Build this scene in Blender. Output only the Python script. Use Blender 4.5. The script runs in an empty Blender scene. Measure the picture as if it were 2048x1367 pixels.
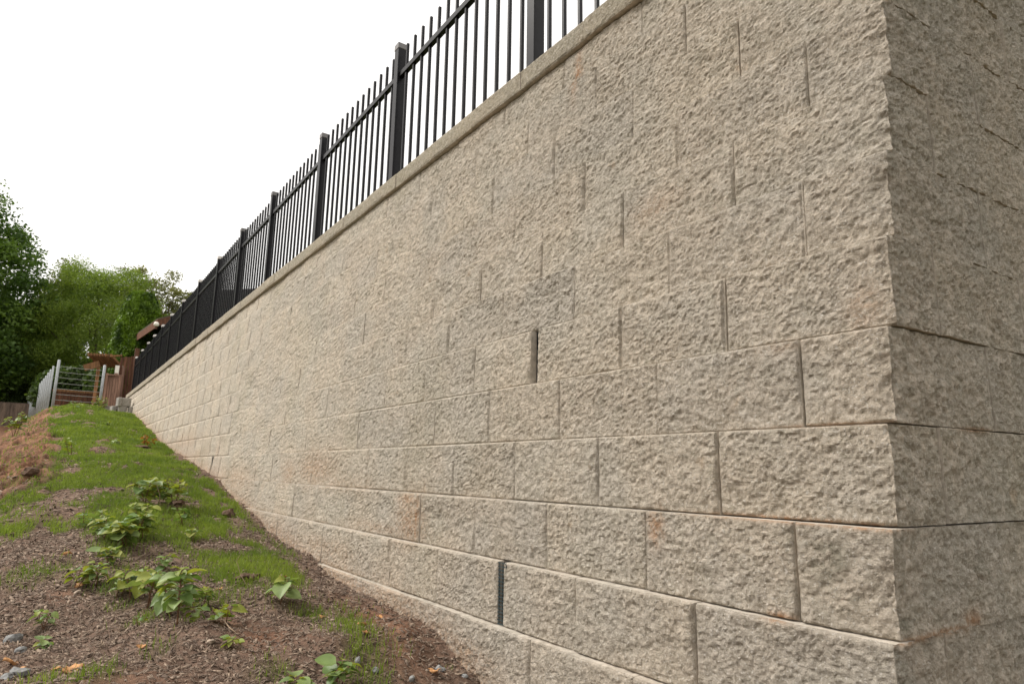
import bpy, math, random
import numpy as np
from mathutils import Vector, Matrix
random.seed(7); rng = np.random.default_rng(7)
SC = bpy.context.scene; COL = SC.collection

# ------------------------------------------------------------------ camera
YAW, PIT, ROL = -0.96212, 0.19365, 0.01454
def cam_axes(yaw, pit, rol):
    cy, sy, cp, sp, cr, sr = math.cos(yaw), math.sin(yaw), math.cos(pit), math.sin(pit), math.cos(rol), math.sin(rol)
    f = np.array([sy*cp, cy*cp, sp]); r = np.array([cy, -sy, 0]); u = np.cross(r, f)
    return cr*r+sr*u, -sr*r+cr*u, f
R_, U_, F_ = cam_axes(YAW, PIT, ROL)
CAM = np.array([0.6561, -1.318, 0.3003])
cd = bpy.data.cameras.new('camera'); cam = bpy.data.objects.new('camera', cd); COL.objects.link(cam)
cam.matrix_world = Matrix(((R_[0], U_[0], -F_[0], CAM[0]), (R_[1], U_[1], -F_[1], CAM[1]), (R_[2], U_[2], -F_[2], CAM[2]), (0, 0, 0, 1)))
cd.sensor_width = 36; cd.lens = 23.2; cd.clip_start = .05; cd.clip_end = 2000
cd.dof.use_dof = True; cd.dof.focus_distance = 2.3; cd.dof.aperture_fstop = 9
SC.camera = cam

# ------------------------------------------------------------------ light
SUN_EL, SUN_AZ = math.radians(48), math.radians(218)      # azimuth clockwise from +Y
w = bpy.data.worlds.new('World'); SC.world = w; w.use_nodes = True
nt = w.node_tree; nt.nodes.clear()
out = nt.nodes.new('ShaderNodeOutputWorld'); bg = nt.nodes.new('ShaderNodeBackground')
sky = nt.nodes.new('ShaderNodeTexSky'); sky.sky_type = 'NISHITA'; sky.sun_disc = False
sky.sun_elevation = SUN_EL; sky.sun_rotation = SUN_AZ; sky.air_density = 1.2; sky.dust_density = 4
mix = nt.nodes.new('ShaderNodeMix'); mix.data_type = 'RGBA'; mix.inputs['Factor'].default_value = .9
mix.inputs['B'].default_value = (9.3, 9.0, 8.6, 1)     # even overcast cloud layer
nt.links.new(sky.outputs[0], mix.inputs['A']); nt.links.new(mix.outputs['Result'], bg.inputs['Color'])
bg.inputs['Strength'].default_value = .1; nt.links.new(bg.outputs[0], out.inputs[0])
sd = bpy.data.lights.new('sun', 'SUN'); sd.energy = 2.3; sd.angle = math.radians(20); sd.color = (1, .96, .90)
sun = bpy.data.objects.new('sun', sd); COL.objects.link(sun)
sv = Vector((math.sin(SUN_AZ)*math.cos(SUN_EL), math.cos(SUN_AZ)*math.cos(SUN_EL), math.sin(SUN_EL)))
sun.rotation_euler = sv.to_track_quat('Z', 'Y').to_euler(); sun.location = sv*30
vs = SC.view_settings; vs.view_transform = 'Standard'; vs.look = 'None'; vs.exposure = 0.6; vs.gamma = 1; vs.use_curve_mapping = False
SC.cycles.max_bounces = 6; SC.cycles.transparent_max_bounces = 8

# ------------------------------------------------------------------ noise
def _h(i, j, k, s):
    n = (i.astype(np.int64)*73856093) ^ (j.astype(np.int64)*19349663) ^ (k.astype(np.int64)*83492791) ^ (s*2654435761)
    n &= 0xffffffff
    n = ((n ^ (n >> 15))*0x2c1b3c6d) & 0xffffffff
    n = ((n ^ (n >> 12))*0x297a2d39) & 0xffffffff
    return ((n ^ (n >> 15)) & 0xffff)/65535.
def vn(P, f, s=0):
    Q = P*f; I = np.floor(Q).astype(np.int64); t = Q-I; t = t*t*(3-2*t)
    i, j, k = I[:, 0], I[:, 1], I[:, 2]; x, y, z = t[:, 0], t[:, 1], t[:, 2]
    r = 0
    for a in (0, 1):
        for b in (0, 1):
            for c in (0, 1):
                r = r+(x if a else 1-x)*(y if b else 1-y)*(z if c else 1-z)*_h(i+a, j+b, k+c, s)
    return r
def fbm(P, f, o, s=0):
    r = 0; a = .5; t = 0
    for q in range(o): r = r+a*vn(P, f*2.03**q, s+q); t += a; a *= .5
    return r/t
def P2(x, y, z=0): return np.stack([x, y, np.zeros_like(x)+z], -1)
def sm(a, b, x): t = np.clip((x-a)/(b-a), 0, 1); return t*t*(3-2*t)

# ------------------------------------------------------------------ object helpers
def mesh_np(name, V, Fq, mat=None, smooth=False, attrs=None, mat2=None):
    """V (n,3); Fq list of arrays (m,3) or (m,4)"""
    me = bpy.data.meshes.new(name)
    V = np.asarray(V, np.float32); me.vertices.add(len(V)); me.vertices.foreach_set('co', V.ravel())
    if not isinstance(Fq, (list, tuple)): Fq = [Fq]
    Fq = [np.asarray(f, np.int32) for f in Fq if len(f)]
    li = np.concatenate([f.ravel() for f in Fq]); sz = np.concatenate([np.full(len(f), f.shape[1]) for f in Fq])
    me.loops.add(len(li)); me.loops.foreach_set('vertex_index', li)
    st = np.concatenate([[0], np.cumsum(sz)[:-1]])
    me.polygons.add(len(sz)); me.polygons.foreach_set('loop_start', st.astype(np.int32)); me.polygons.foreach_set('loop_total', sz.astype(np.int32))
    if smooth is True: me.polygons.foreach_set('use_smooth', np.ones(len(sz), bool))
    elif smooth is not False: me.polygons.foreach_set('use_smooth', np.asarray(smooth, bool))
    for k, a in (attrs or {}).items():
        a = np.asarray(a, np.float32)
        if a.ndim == 1: at = me.attributes.new(k, 'FLOAT', 'POINT'); at.data.foreach_set('value', a)
        else: at = me.attributes.new(k, 'FLOAT_COLOR', 'POINT'); at.data.foreach_set('color', np.c_[a, np.ones(len(a))].astype(np.float32).ravel())
    me.update(calc_edges=True); me.validate()
    if mat: me.materials.append(mat)
    if mat2: me.materials.append(mat2[0]); me.polygons.foreach_set('material_index', np.asarray(mat2[1], np.int32))
    return me
def link(name, me, parent=None, loc=None):
    o = bpy.data.objects.new(name, me); COL.objects.link(o)
    if parent: o.parent = parent
    if loc is not None: o.location = loc
    return o
def tag(o, label=None, cat=None, group=None, kind=None):
    if label: o['label'] = label
    if cat: o['category'] = cat
    if group: o['group'] = group
    if kind: o['kind'] = kind
    return o
def empty(name, loc=(0, 0, 0), rz=0, **k):
    o = bpy.data.objects.new(name, None); COL.objects.link(o); o.location = loc; o.rotation_euler = (0, 0, rz); o.empty_display_size = .1
    return tag(o, **k)
class MB:
    def __init__(s): s.v = []; s.f = []
    def add(s, V, F):
        n = len(s.v); s.v += [tuple(map(float, p)) for p in V]; s.f += [tuple(i+n for i in f) for f in F]
    def box(s, a, b, bev=0.0, M=None):
        (x0, y0, z0), (x1, y1, z1) = a, b
        V = [(x, y, z) for x in (x0, x1) for y in (y0, y1) for z in (z0, z1)]
        if bev > 0:
            c = [(x0+x1)/2, (y0+y1)/2, (z0+z1)/2]; hx, hy, hz = (x1-x0)/2, (y1-y0)/2, (z1-z0)/2
            V = []; idx = {}
            for sx in (-1, 1):
                for sy in (-1, 1):
                    for sz in (-1, 1):
                        for ax in range(3):
                            h = [hx-bev, hy-bev, hz-bev]; h[ax] += bev
                            idx[(sx, sy, sz, ax)] = len(V); V.append((c[0]+sx*h[0], c[1]+sy*h[1], c[2]+sz*h[2]))
            F = []
            for ax in range(3):
                o = [i for i in range(3) if i != ax]
                for sg in (-1, 1):
                    q = []
                    for p, r in ((-1, -1), (1, -1), (1, 1), (-1, 1)):
                        t = [0, 0, 0]; t[ax] = sg; t[o[0]] = p; t[o[1]] = r; q.append(idx[(*t, ax)])
                    F.append(q if (sg > 0) == (ax != 1) else q[::-1])
            for ax in range(3):
                o = [i for i in range(3) if i != ax]
                for p in (-1, 1):
                    for r in (-1, 1):
                        a1 = [0, 0, 0]; a1[ax] = -1; a1[o[0]] = p; a1[o[1]] = r
                        a2 = list(a1); a2[ax] = 1
                        F.append([idx[(*a1, o[0])], idx[(*a2, o[0])], idx[(*a2, o[1])], idx[(*a1, o[1])]])
            for sx in (-1, 1):
                for sy in (-1, 1):
                    for sz in (-1, 1): F.append([idx[(sx, sy, sz, i)] for i in range(3)])
        else:
            F = [(0, 1, 3, 2), (4, 6, 7, 5), (0, 4, 5, 1), (2, 3, 7, 6), (0, 2, 6, 4), (1, 5, 7, 3)]
        if M is not None: V = [tuple(M @ Vector(p)) for p in V]
        s.add(V, F); return s
    def tube(s, pts, rad, n=6, cap=True):
        pts = [Vector(p) for p in pts]; rad = rad if hasattr(rad, '__len__') else [rad]*len(pts)
        V = []; F = []
        for i, p in enumerate(pts):
            d = (pts[min(i+1, len(pts)-1)]-pts[max(i-1, 0)]).normalized()
            a = d.orthogonal().normalized() if i == 0 else (a-d*a.dot(d)).normalized()
            b = d.cross(a)
            for k in range(n): t = 2*math.pi*k/n; V.append(p+(a*math.cos(t)+b*math.sin(t))*rad[i])
        for i in range(len(pts)-1):
            for k in range(n): F.append((i*n+k, i*n+(k+1) % n, (i+1)*n+(k+1) % n, (i+1)*n+k))
        if cap: F.append(tuple(range(n))[::-1]); F.append(tuple((len(pts)-1)*n+k for k in range(n)))
        s.add(V, F); return s
    def me(s, name, mat, smooth=False):
        m = bpy.data.meshes.new(name); m.from_pydata(s.v, [], s.f); m.update()
        import bmesh
        bm = bmesh.new(); bm.from_mesh(m); bmesh.ops.recalc_face_normals(bm, faces=bm.faces); bm.to_mesh(m); bm.free()
        if mat: m.materials.append(mat)
        if smooth: m.polygons.foreach_set('use_smooth', [True]*len(m.polygons))
        return m
    def obj(s, name, mat, parent=None, loc=None, smooth=False): return link(name, s.me(name, mat, smooth), parent, loc)

# ------------------------------------------------------------------ materials
class NT:
    def __init__(s, name):
        s.m = bpy.data.materials.new(name); s.m.use_nodes = True; s.t = s.m.node_tree; s.b = s.t.nodes['Principled BSDF']
        s.b.inputs['Specular IOR Level'].default_value = .25; s.b.inputs['Roughness'].default_value = .85
    def n(s, t, **k):
        o = s.t.nodes.new('ShaderNode'+t)
        for a, v in k.items():
            if a in o.inputs.keys() and not hasattr(type(o), a): s.set(o.inputs[a], v)
            else: setattr(o, a, v)
        return o
    def set(s, i, v):
        if isinstance(v, bpy.types.NodeSocket): s.t.links.new(v, i)
        else: i.default_value = v
    def noise(s, vec, sc, det=4, ro=.55, dist=0):
        o = s.n('TexNoise'); s.t.links.new(vec, o.inputs['Vector']); o.inputs['Scale'].default_value = sc; o.inputs['Detail'].default_value = det
        o.inputs['Roughness'].default_value = ro; o.inputs['Distortion'].default_value = dist; return o.outputs['Fac']
    def ramp(s, fac, a, b, lo=0., hi=1.):
        o = s.n('MapRange'); o.interpolation_type = 'SMOOTHSTEP'; s.set(o.inputs['Value'], fac)
        for k, v in (('From Min', a), ('From Max', b), ('To Min', lo), ('To Max', hi)): o.inputs[k].default_value = v
        return o.outputs['Result']
    def mix(s, f, a, b, mode='MIX'):
        o = s.n('Mix'); o.data_type = 'RGBA'; o.blend_type = mode
        s.set(o.inputs[0], f)
        for i, v in ((6, a), (7, b)):
            if isinstance(v, (tuple, list)): v = (*v[:3], 1)
            s.set(o.inputs[i], v)
        return o.outputs[2]
    def math(s, op, a, b=0.):
        o = s.n('Math', operation=op); s.set(o.inputs[0], a); s.set(o.inputs[1], b); return o.outputs[0]
    def pos(s): return s.n('NewGeometry').outputs['Position']
    def attr(s, nm, out='Fac'): o = s.n('Attribute'); o.attribute_name = nm; return o.outputs[out]
    def bump(s, hs):
        nrm = None
        for h, st, d in hs:
            o = s.n('Bump'); o.inputs['Strength'].default_value = st; o.inputs['Distance'].default_value = d; s.t.links.new(h, o.inputs['Height'])
            if nrm: s.t.links.new(nrm, o.inputs['Normal'])
            nrm = o.outputs[0]
        s.t.links.new(nrm, s.b.inputs['Normal'])
    def col(s, c): s.set(s.b.inputs['Base Color'], (*c, 1) if isinstance(c, tuple) else c)

def concrete(name, warm=(.58, .50, .405), cool=(.54, .485, .41), smooth_face=False):
    t = NT(name); p = t.pos()
    c = t.mix(t.ramp(t.noise(p, 3.2, 5), .36, .66), warm, cool)
    if not smooth_face:
        c = t.mix(t.ramp(t.noise(p, 1.3, 6, .6), .52, .72, 0, .34), c, (.38, .355, .26))    # faint olive algae
    c = t.mix(1., c, t.mix(t.ramp(t.noise(p, 42, 6, .7), .3, .72), (.68, .67, .65), (1.18, 1.18, 1.18)), 'MULTIPLY')
    if not smooth_face:
        c = t.mix(t.ramp(t.noise(p, 17, 5, .65), .50, .70, 0, .40), c, (.38, .345, .27))     # grimy blotches
        c = t.mix(t.ramp(t.noise(p, 21, 5, .65, .5), .56, .70, 0, .5), c, (.62, .56, .48))
        c = t.mix(t.ramp(t.noise(p, 190, 2, .5), .58, .68, 0, .75), c, (.72, .67, .60))       # pale aggregate
        c = t.mix(t.ramp(t.noise(p, 105, 4, .65), .54, .66, 0, .6), c, (.25, .215, .155))     # dark grit
        c = t.mix(t.ramp(t.noise(p, 8, 4, .6), .67, .75, 0, .30), c, (.50, .33, .19))        # ochre bloom
        c = t.mix(1., c, t.mix(t.attr('tone'), (.965, .965, .975), (1.035, 1.03, 1.02)), 'MULTIPLY')
        c = t.mix(t.math('MULTIPLY', t.attr('stain'), t.ramp(t.noise(p, 60, 4, .7), .30, .62)), c, (.46, .235, .11))
        c = t.mix(t.math('MULTIPLY', t.attr('olive_tint'), t.ramp(t.noise(p, 30, 4, .7), .35, .65)), c, (.205, .195, .145))
    t.col(c)
    t.bump([(t.noise(p, 100, 6, .8), 1., .011), (t.noise(p, 260, 3, .7), .9, .005)] if not smooth_face else [(t.noise(p, 220, 3, .6), .35, .002)])
    t.b.inputs['Roughness'].default_value = .93
    return t.m
M_BLOCK = concrete('split_face_concrete'); M_CAP = concrete('cap_concrete', (.45, .39, .30), (.41, .365, .29))
M_SMOOTH = concrete('smooth_concrete', (.42, .37, .30), (.38, .34, .29), True)
M_LEDGE = concrete('moulded_block_top', (.50, .44, .37), (.45, .41, .35), True)
M_GREYC = concrete('grey_concrete', (.36, .33, .29), (.30, .28, .26), True)

def simple(name, c, rough=.6, spec=.4, metal=0, var=.25, sc=14, bump=0):
    t = NT(name); p = t.pos(); t.b.inputs['Roughness'].default_value = rough; t.b.inputs['Specular IOR Level'].default_value = spec; t.b.inputs['Metallic'].default_value = metal
    t.col(t.mix(t.ramp(t.noise(p, sc, 5, .6), .3, .7), tuple(x*(1-var) for x in c), tuple(x*(1+var) for x in c)))
    if bump: t.bump([(t.noise(p, sc*3, 4, .6), .4, bump)])
    return t.m
M_IRON = simple('black_powder_coat', (.007, .0065, .008), .33, .2, 0, .3, 30)
M_CAPW = simple('pale_post_cap', (.62, .58, .56), .4, .5, 0, .1)
M_CAPG = simple('grey_post_cap', (.16, .15, .15), .35, .5, 0, .1)
M_MESH = simple('black_plastic_mesh', (.035, .055, .062), .45, .5)
M_HOLE = simple('gap_shade_black', (.012, .013, .014), .9, .1)  # near-black colour standing in for shade inside slots and joint gaps
M_GALV = simple('galvanised_metal', (.38, .40, .41), .5, .5, .25, .12)
M_WIRE = simple('steel_cable', (.30, .31, .28), .45, .5, .3, .1)

def wood(name, c, var=.4, axis='Z'):
    t = NT(name); p = t.pos(); mp = t.n('Mapping'); mp.inputs['Scale'].default_value = (9, 9, .9) if axis == 'Z' else (1, 9, 9); t.t.links.new(p, mp.inputs['Vector'])
    g = t.noise(mp.outputs[0], 3, 6, .65)
    cc = t.mix(t.ramp(g, .3, .7), tuple(x*(1-var) for x in c), tuple(x*(1+var) for x in c))
    r = t.n('ObjectInfo').outputs['Random']
    cc = t.mix(1., cc, t.mix(r, (.75, .75, .75), (1.2, 1.17, 1.12)), 'MULTIPLY')
    t.col(cc); t.bump([(g, .5, .006)]); return t.m
M_WOODR = wood('red_brown_cedar', (.125, .058, .036)); M_WOODP = wood('pinkish_fence_wood', (.235, .14, .105)); M_WOODO = wood('orange_cedar', (.215, .11, .052))
M_WOODG = wood('weathered_grey_wood', (.15, .11, .085)); M_WOODD = wood('dark_stained_wood', (.10, .045, .026))
M_ROOF = simple('dark_asphalt_shingle', (.045, .042, .042), .9, .2, 0, .3, 20, .004)
M_ROOFB = simple('mossy_brown_shingle', (.10, .08, .055), .9, .2, 0, .4, 12, .004)
M_SIDING = simple('grey_siding', (.16, .16, .17), .7, .3)
M_BARK = simple('tree_bark', (.075, .055, .04), .95, .1, 0, .4, 20, .02)
M_STEM = simple('reddish_plant_stem', (.16, .085, .045), .6, .3, 0, .3, 60)
M_STONE = simple('blue_grey_stone', (.205, .205, .20), .8, .3, 0, .35, 40, .003)
M_PEB = simple('tan_pebble', (.33, .26, .20), .85, .25, 0, .35, 60)
M_DRY = simple('dry_orange_leaf', (.48, .25, .105), .7, .3, 0, .35, 50)
M_TWIG = simple('dry_twig', (.30, .22, .15), .85, .2, 0, .3, 40)
M_CLOD = simple('brown_soil_clod', (.12, .08, .058), .97, .1, 0, .4, 60, .006)
M_GLASS = simple('warm_white_glass', (.75, .70, .62), .25, .5, 0, .05)
M_FLOWER = simple('white_blossom', (.72, .70, .64), .6, .3, 0, .1)

def leafmat(name, c, c2, trans=.35, rough=.55, attr=True):
    t = NT(name); t.b.inputs['Roughness'].default_value = rough; t.b.inputs['Specular IOR Level'].default_value = .35
    f = t.attr('v') if attr else t.n('ObjectInfo').outputs['Random']
    cc = t.mix(f, c, c2); cc = t.mix(1., cc, t.mix(t.ramp(t.noise(t.pos(), 25, 3), .3, .7), (.82, .82, .82), (1.15, 1.15, 1.1)), 'MULTIPLY')
    t.col(cc)
    tr = t.n('BsdfTranslucent'); t.t.links.new(t.mix(1., cc, (1.3, 1.35, .6), 'MULTIPLY'), tr.inputs['Color'])
    ms = t.n('MixShader'); ms.inputs[0].default_value = trans
    t.t.links.new(t.b.outputs[0], ms.inputs[1]); t.t.links.new(tr.outputs[0], ms.inputs[2])
    t.t.links.new(ms.outputs[0], t.t.nodes['Material Output'].inputs['Surface']); return t.m
M_GRASS = leafmat('young_grass', (.095, .155, .022), (.24, .30, .06), .4)
M_KNOT = leafmat('knotweed_leaf', (.11, .185, .05), (.25, .32, .12), .3, .45, False)
M_KNOTY = leafmat('young_yellow_leaf', (.20, .25, .035), (.28, .29, .06), .35, .5, False)
M_REDL = leafmat('red_leaf', (.28, .07, .025), (.36, .16, .04), .3, .5, False)
M_MAPLE = leafmat('maple_leaves', (.045, .095, .020), (.15, .235, .045), .38)
M_WILLOW = leafmat('fine_light_leaves', (.075, .13, .018), (.25, .33, .06), .4)
M_OLIVE = leafmat('olive_leaves', (.08, .09, .03), (.22, .22, .08), .3)
M_ARBOR = leafmat('arborvitae_leaves', (.022, .055, .003), (.16, .27, .012), .2)
M_HEDGE = leafmat('dark_shrub_leaves', (.035, .06, .016), (.085, .13, .035), .3)

def soilmat():
    t = NT('bank_soil'); p = t.pos(); c = t.attr('Col', 'Color')
    c = t.mix(1., c, t.mix(t.ramp(t.noise(p, 28, 6, .7), .28, .72), (.62, .62, .62), (1.35, 1.33, 1.3)), 'MULTIPLY')
    c = t.mix(t.ramp(t.noise(p, 120, 3, .6), .64, .72, 0, .6), c, (.34, .26, .19))
    t.col(c); t.bump([(t.noise(p, 55, 6, .75), .8, .018), (t.noise(p, 260, 3, .7), .6, .005)]); t.b.inputs['Roughness'].default_value = .97; t.b.inputs['Specular IOR Level'].default_value = .1
    return t.m
M_SOIL = soilmat()
M_CHIP = leafmat('mulch_chips', (.13, .092, .07), (.30, .225, .17), .0, .9)

# ------------------------------------------------------------------ ground
GX = [-60,-40,-25,-19,-17,-15.4,-12,-9.9,-8,-6.4,-5,-4.1,-3.4,-2.95,-2.4,-1.96,-1.69,-1.53,-1.36,-1.0,-.5,0,1,4,20,60]
GZ = [2.2,2.0,1.65,1.5,1.45,1.35,.88,.59,.40,.235,.02,-.10,-.175,-.222,-.262,-.284,-.305,-.335,-.40,-.55,-.72,-.85,-1.15,-1.6,-2.,-2.]
def zg(x, y):
    x = np.asarray(x, float); y = np.asarray(y, float)
    z = np.interp(x, GX, GZ)
    s = np.interp(x, [-60,-3,-1.9,-1.3,-.6,.2,1,4,20,60], [0,0,0,.07,.06,-.02,0,0,0,0])
    z = z+s*np.clip((-y)/.45, 0, 1)
    z = z+np.interp(x, [-19,-15,-10,-6,-3,0], [0.05,.16,.08,.07,.03,0])*np.exp(-((y+.8)/.5)**2)
    return z-.38*np.clip(.12*np.log1p(np.exp(np.clip((-y-1.36)/.12, -20, 20)))*1.0, 0, 2.5)*np.interp(x, [-60,-34,-25,-13,-11,-3,0], [0,0,2.,2.6,1.2,1,.3])
def clay(x, y):
    P = P2(x, y); n = fbm(P, 1.7, 4, 40)
    a = sm(-1.12, -1.38, y+.25*(n-.5))*sm(-4.9, -6.2, x)
    for cx, cy, rx, ry, s in ((-1.85,-.14,.38,.11,1), (-1.5,-.22,.25,.1,.8), (-1.85,-.62,.22,.13,.8), (-1.72,-.50,.2,.12,.5), (-1.55,-1.1,.12,.16,.6), (-2.0,-.72,.14,.10,.6), (-2.75,-1.16,.1,.08,.4), (-7.6,-.85,.7,.16,.4), (-9.5,-.6,1.2,.14,.4)):
        a = np.maximum(a, s*np.exp(-((x-cx)/rx)**2-((y-cy)/ry)**2)*sm(.32, .6, n+.12))
    return np.clip(a, 0, 1)
def grassy(x, y):
    P = P2(x, y); n = fbm(P, 2.6, 4, 11); n2 = fbm(P2(x*.45, y), 7., 3, 23)
    a = sm(-2.95, -3.6, x)                                             # the sown upper bank
    a = np.maximum(a, sm(1., .7, np.hypot((x+2.95)/.62, (y+.40)/.27)))   # lower patch by the wall
    a = a*(1-sm(-.98, -1.12, y)*sm(-4.35, -4.0, x))                    # bare lower left
    a = a*(1-.85*sm(1, .6, np.hypot((x+3.25)/.42, (y+.78)/.16)))
    a = a*(1-.9*sm(1, .5, np.hypot((x+4.05)/.55, (y+.17)/.10)))
    a = a*(1-.8*sm(1, .5, np.hypot((x+4.6)/.22, (y+1.33)/.25)))
    a = a*(1-.8*sm(1, .5, np.hypot((x+8.1)/1.3, (y+.78)/.14)))*(1-.7*sm(1, .5, np.hypot((x+5.6)/.35, (y+.35)/.14)))*(1-.7*sm(1, .5, np.hypot((x+6.6)/.5, (y+1.1)/.12)))
    a = a*sm(.30, .42, n)*sm(.26, .44, n2)
    for cx, cy, r, s in ((-2.15,-.31,.10,.8), (-1.94,-.25,.09,.8), (-1.68,-.36,.11,.8), (-1.52,-.40,.10,.8), (-2.2,-.94,.06,.6), (-1.69,-1.23,.06,.7), (-1.63,-1.14,.07,.9), (-2.4,-.68,.14,.5), (-2.0,-.83,.08,.35), (-3.2,-1.27,.16,.5), (-1.78,-.93,.05,.5), (-1.48,-.68,.06,.5), (-1.37,-.40,.1,.6), (-2.75,-1.0,.09,.7), (-2.52,-.97,.06,.5), (-1.45,-.05,.05,.4), (-3.0,-.95,.12,.5)):
        a = np.maximum(a, s*np.exp(-(np.hypot(x-cx, y-cy)/r)**2)*sm(.3, .5, n2))
    yw = np.interp(x, [-16, -10, -6, -1], [.2, .08, .02, -.05])
    a = a*sm(.015, np.interp(x, [-8, -5, -3.9, -2.6], [.05, .07, .16, .05]), yw-y-.06*(n2-.5))
    return np.clip(a*(1-clay(x, y)*.92), 0, 1)
def relief(x, y):
    P = P2(x, y); fade = np.interp(x, [-30, -12, -6], [.3, .8, 1])
    r = (fbm(P, 2.5, 3, 3)-.5)*.07+(fbm(P, 11, 3, 5)-.5)*.030*fade+(fbm(P, 45, 2, 9)-.5)*.014*fade
    r += clay(x, y)*(np.abs(fbm(P2(x*.7+y*.5, y), 5, 3, 15)-.5)*-.55+.09)*np.interp(x, [-5, -3], [1, .12])
    # holes and mounds beside the plants
    for cx, cy, s, h in ((-1.88,-.80,.10,.03), (-1.97,-.66,.07,-.04), (-1.5,-.1,.08,-.05), (-1.75,-.14,.10,.02), (-4.6,-1.35,.2,.03)):
        r = r+h*np.exp(-((x-cx)**2+(y-cy)**2)/s**2)
    return r
gx = -1.2-np.concatenate([[0], np.cumsum(np.maximum(.011, .0075*np.linspace(0, 1, 1)))])
xs = [-.9]
while xs[-1] > -22: xs.append(xs[-1]-max(.011, .0042*(abs(xs[-1])+.6)))
while xs[-1] > -900: xs.append(xs[-1]*1.25)
xr = [-.9]
while xr[-1] < 6: xr.append(xr[-1]+.08)
while xr[-1] < 900: xr.append(xr[-1]*1.35)
xs = np.array(xs[::-1]+xr[1:])
ys = list(np.arange(-2.3, .36, .0135)); yl = [-2.3]
while yl[-1] > -900: yl.append(yl[-1]-max(.1, .25*abs(yl[-1]+2)))
yr = [.36]
while yr[-1] < 900: yr.append(yr[-1]+max(.2, .3*yr[-1]))
ys = np.array(yl[::-1]+ys[1:]+yr)
Xg, Yg = np.meshgrid(xs, ys, indexing='ij'); xf, yf = Xg.ravel(), Yg.ravel()
near = (xf > -60) & (xf < 5) & (yf > -4) & (yf < 1)
zf = zg(xf, yf); zf[near] += relief(xf[near], yf[near])
GRS = np.zeros(len(xf)); GRS[near] = grassy(xf[near], yf[near]); CLY = np.zeros(len(xf)); CLY[near] = clay(xf[near], yf[near]); GRS[~near] = .8
nn = np.zeros(len(xf)); nn[near] = fbm(P2(xf[near], yf[near]), 3.1, 4, 77)
n4 = np.zeros(len(xf)); n4[near] = sm(.3, .7, fbm(P2(xf[near]*.6+yf[near]*.5, yf[near]), 9, 4, 88)); n4 = n4[:, None]
colr = np.array([.150, .102, .077])*(1-nn[:, None])+np.array([.225, .155, .118])*nn[:, None]
colr = colr*(1-CLY[:, None])+(np.array([.165, .092, .060])*(1-n4)+np.array([.27, .142, .088])*n4)*CLY[:, None]
n5 = 0
g3 = np.clip(GRS*1.1, 0, .85)[:, None]; colr = colr*(1-g3)+np.array([.085, .10, .03])*g3
nx, ny = len(xs), len(ys); I = np.arange(nx*ny).reshape(nx, ny)
quads = np.stack([I[:-1, :-1], I[1:, :-1], I[1:, 1:], I[:-1, 1:]], -1).reshape(-1, 4)
tag(link('ground', mesh_np('ground', np.c_[xf, yf, zf], quads, M_SOIL, True, {'Col': colr})), kind='structure')
def zr(x, y): x = np.atleast_1d(np.asarray(x, float)); y = np.atleast_1d(np.asarray(y, float)); return zg(x, y)+relief(x, y)
def zat(x, y): return float(zr(x, y)[0])

# ------------------------------------------------------------------ retaining wall of split-face blocks
H, BAT, BW, WEND = .2032, .0266, .4345, -18.9
TH = .0555; DB = np.array([math.sin(TH), math.cos(TH)])        # direction of the short face, seen on the right
NA, NB = np.array([0., -1.]), np.array([math.cos(TH), -math.sin(TH)])
def corner(k): return np.array([.0016*(k+1)+math.tan(TH)*BAT*(k+1), BAT*(k+1)])   # arris of course k
STAINS = [  # x, z, rx, rz, amount  (long face)
 (-1.96,.10,.012,.10,1.), (-2.02,.08,.13,.10,.55), (-2.05,.17,.1,.03,.6), (-.60,.16,.03,.05,.7), (-3.4,.30,.35,.10,.5), (-3.9,.27,.2,.08,.4), (-2.9,.22,.5,.06,.25), (-6.36,.44,.03,.09,.6), (-2.3,.03,.5,.03,.3),
 (-.22,.205,.25,.006,1.), (-.05,.203,.12,.006,1.), (-.24,.004,.03,.010,1.), (-.13,.41,.15,.004,.6), (-.24,.60,.06,.02,.25), (-.06,.66,.04,.05,.35), (-.7,1.12,.1,.05,.25), (-1.19,1.86,.02,.09,.9),
 (-5.5,.2,.8,.12,.35), (-7.5,.42,.8,.10,.35), (-2.1,-.23,.5,.04,.4), (-1.45,-.33,.2,.06,.45), (-3.0,-.12,.5,.06,.35), (-8.5,.6,1.2,.12,.35)]
STAINB = [(.06, 0.0, .07, .007, 1.), (.16, .003, .10, .007, 1.), (.27, .012, .03, .02, .9), (.33, .407, .07, .006, .9), (.02, .2, .05, .004, .5)]
MOSS = [(-.13,.13,.06,.05,.8), (-.10,.06,.05,.03,.6), (-.85,.53,.05,.03,.4)]; MOSSB = [(.33,.10,.04,.04,.9), (.03,.03,.04,.02,.8), (.14,.03,.06,.02,.5), (.30,.05,.05,.03,.5)]
def gauss(L, a, z):
    r = np.zeros(len(a))
    for x, zz, rx, rz, s in L: r = np.maximum(r, s*np.exp(-((a-x)/rx)**2-((z-zz)/rz)**2))
    return r
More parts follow.
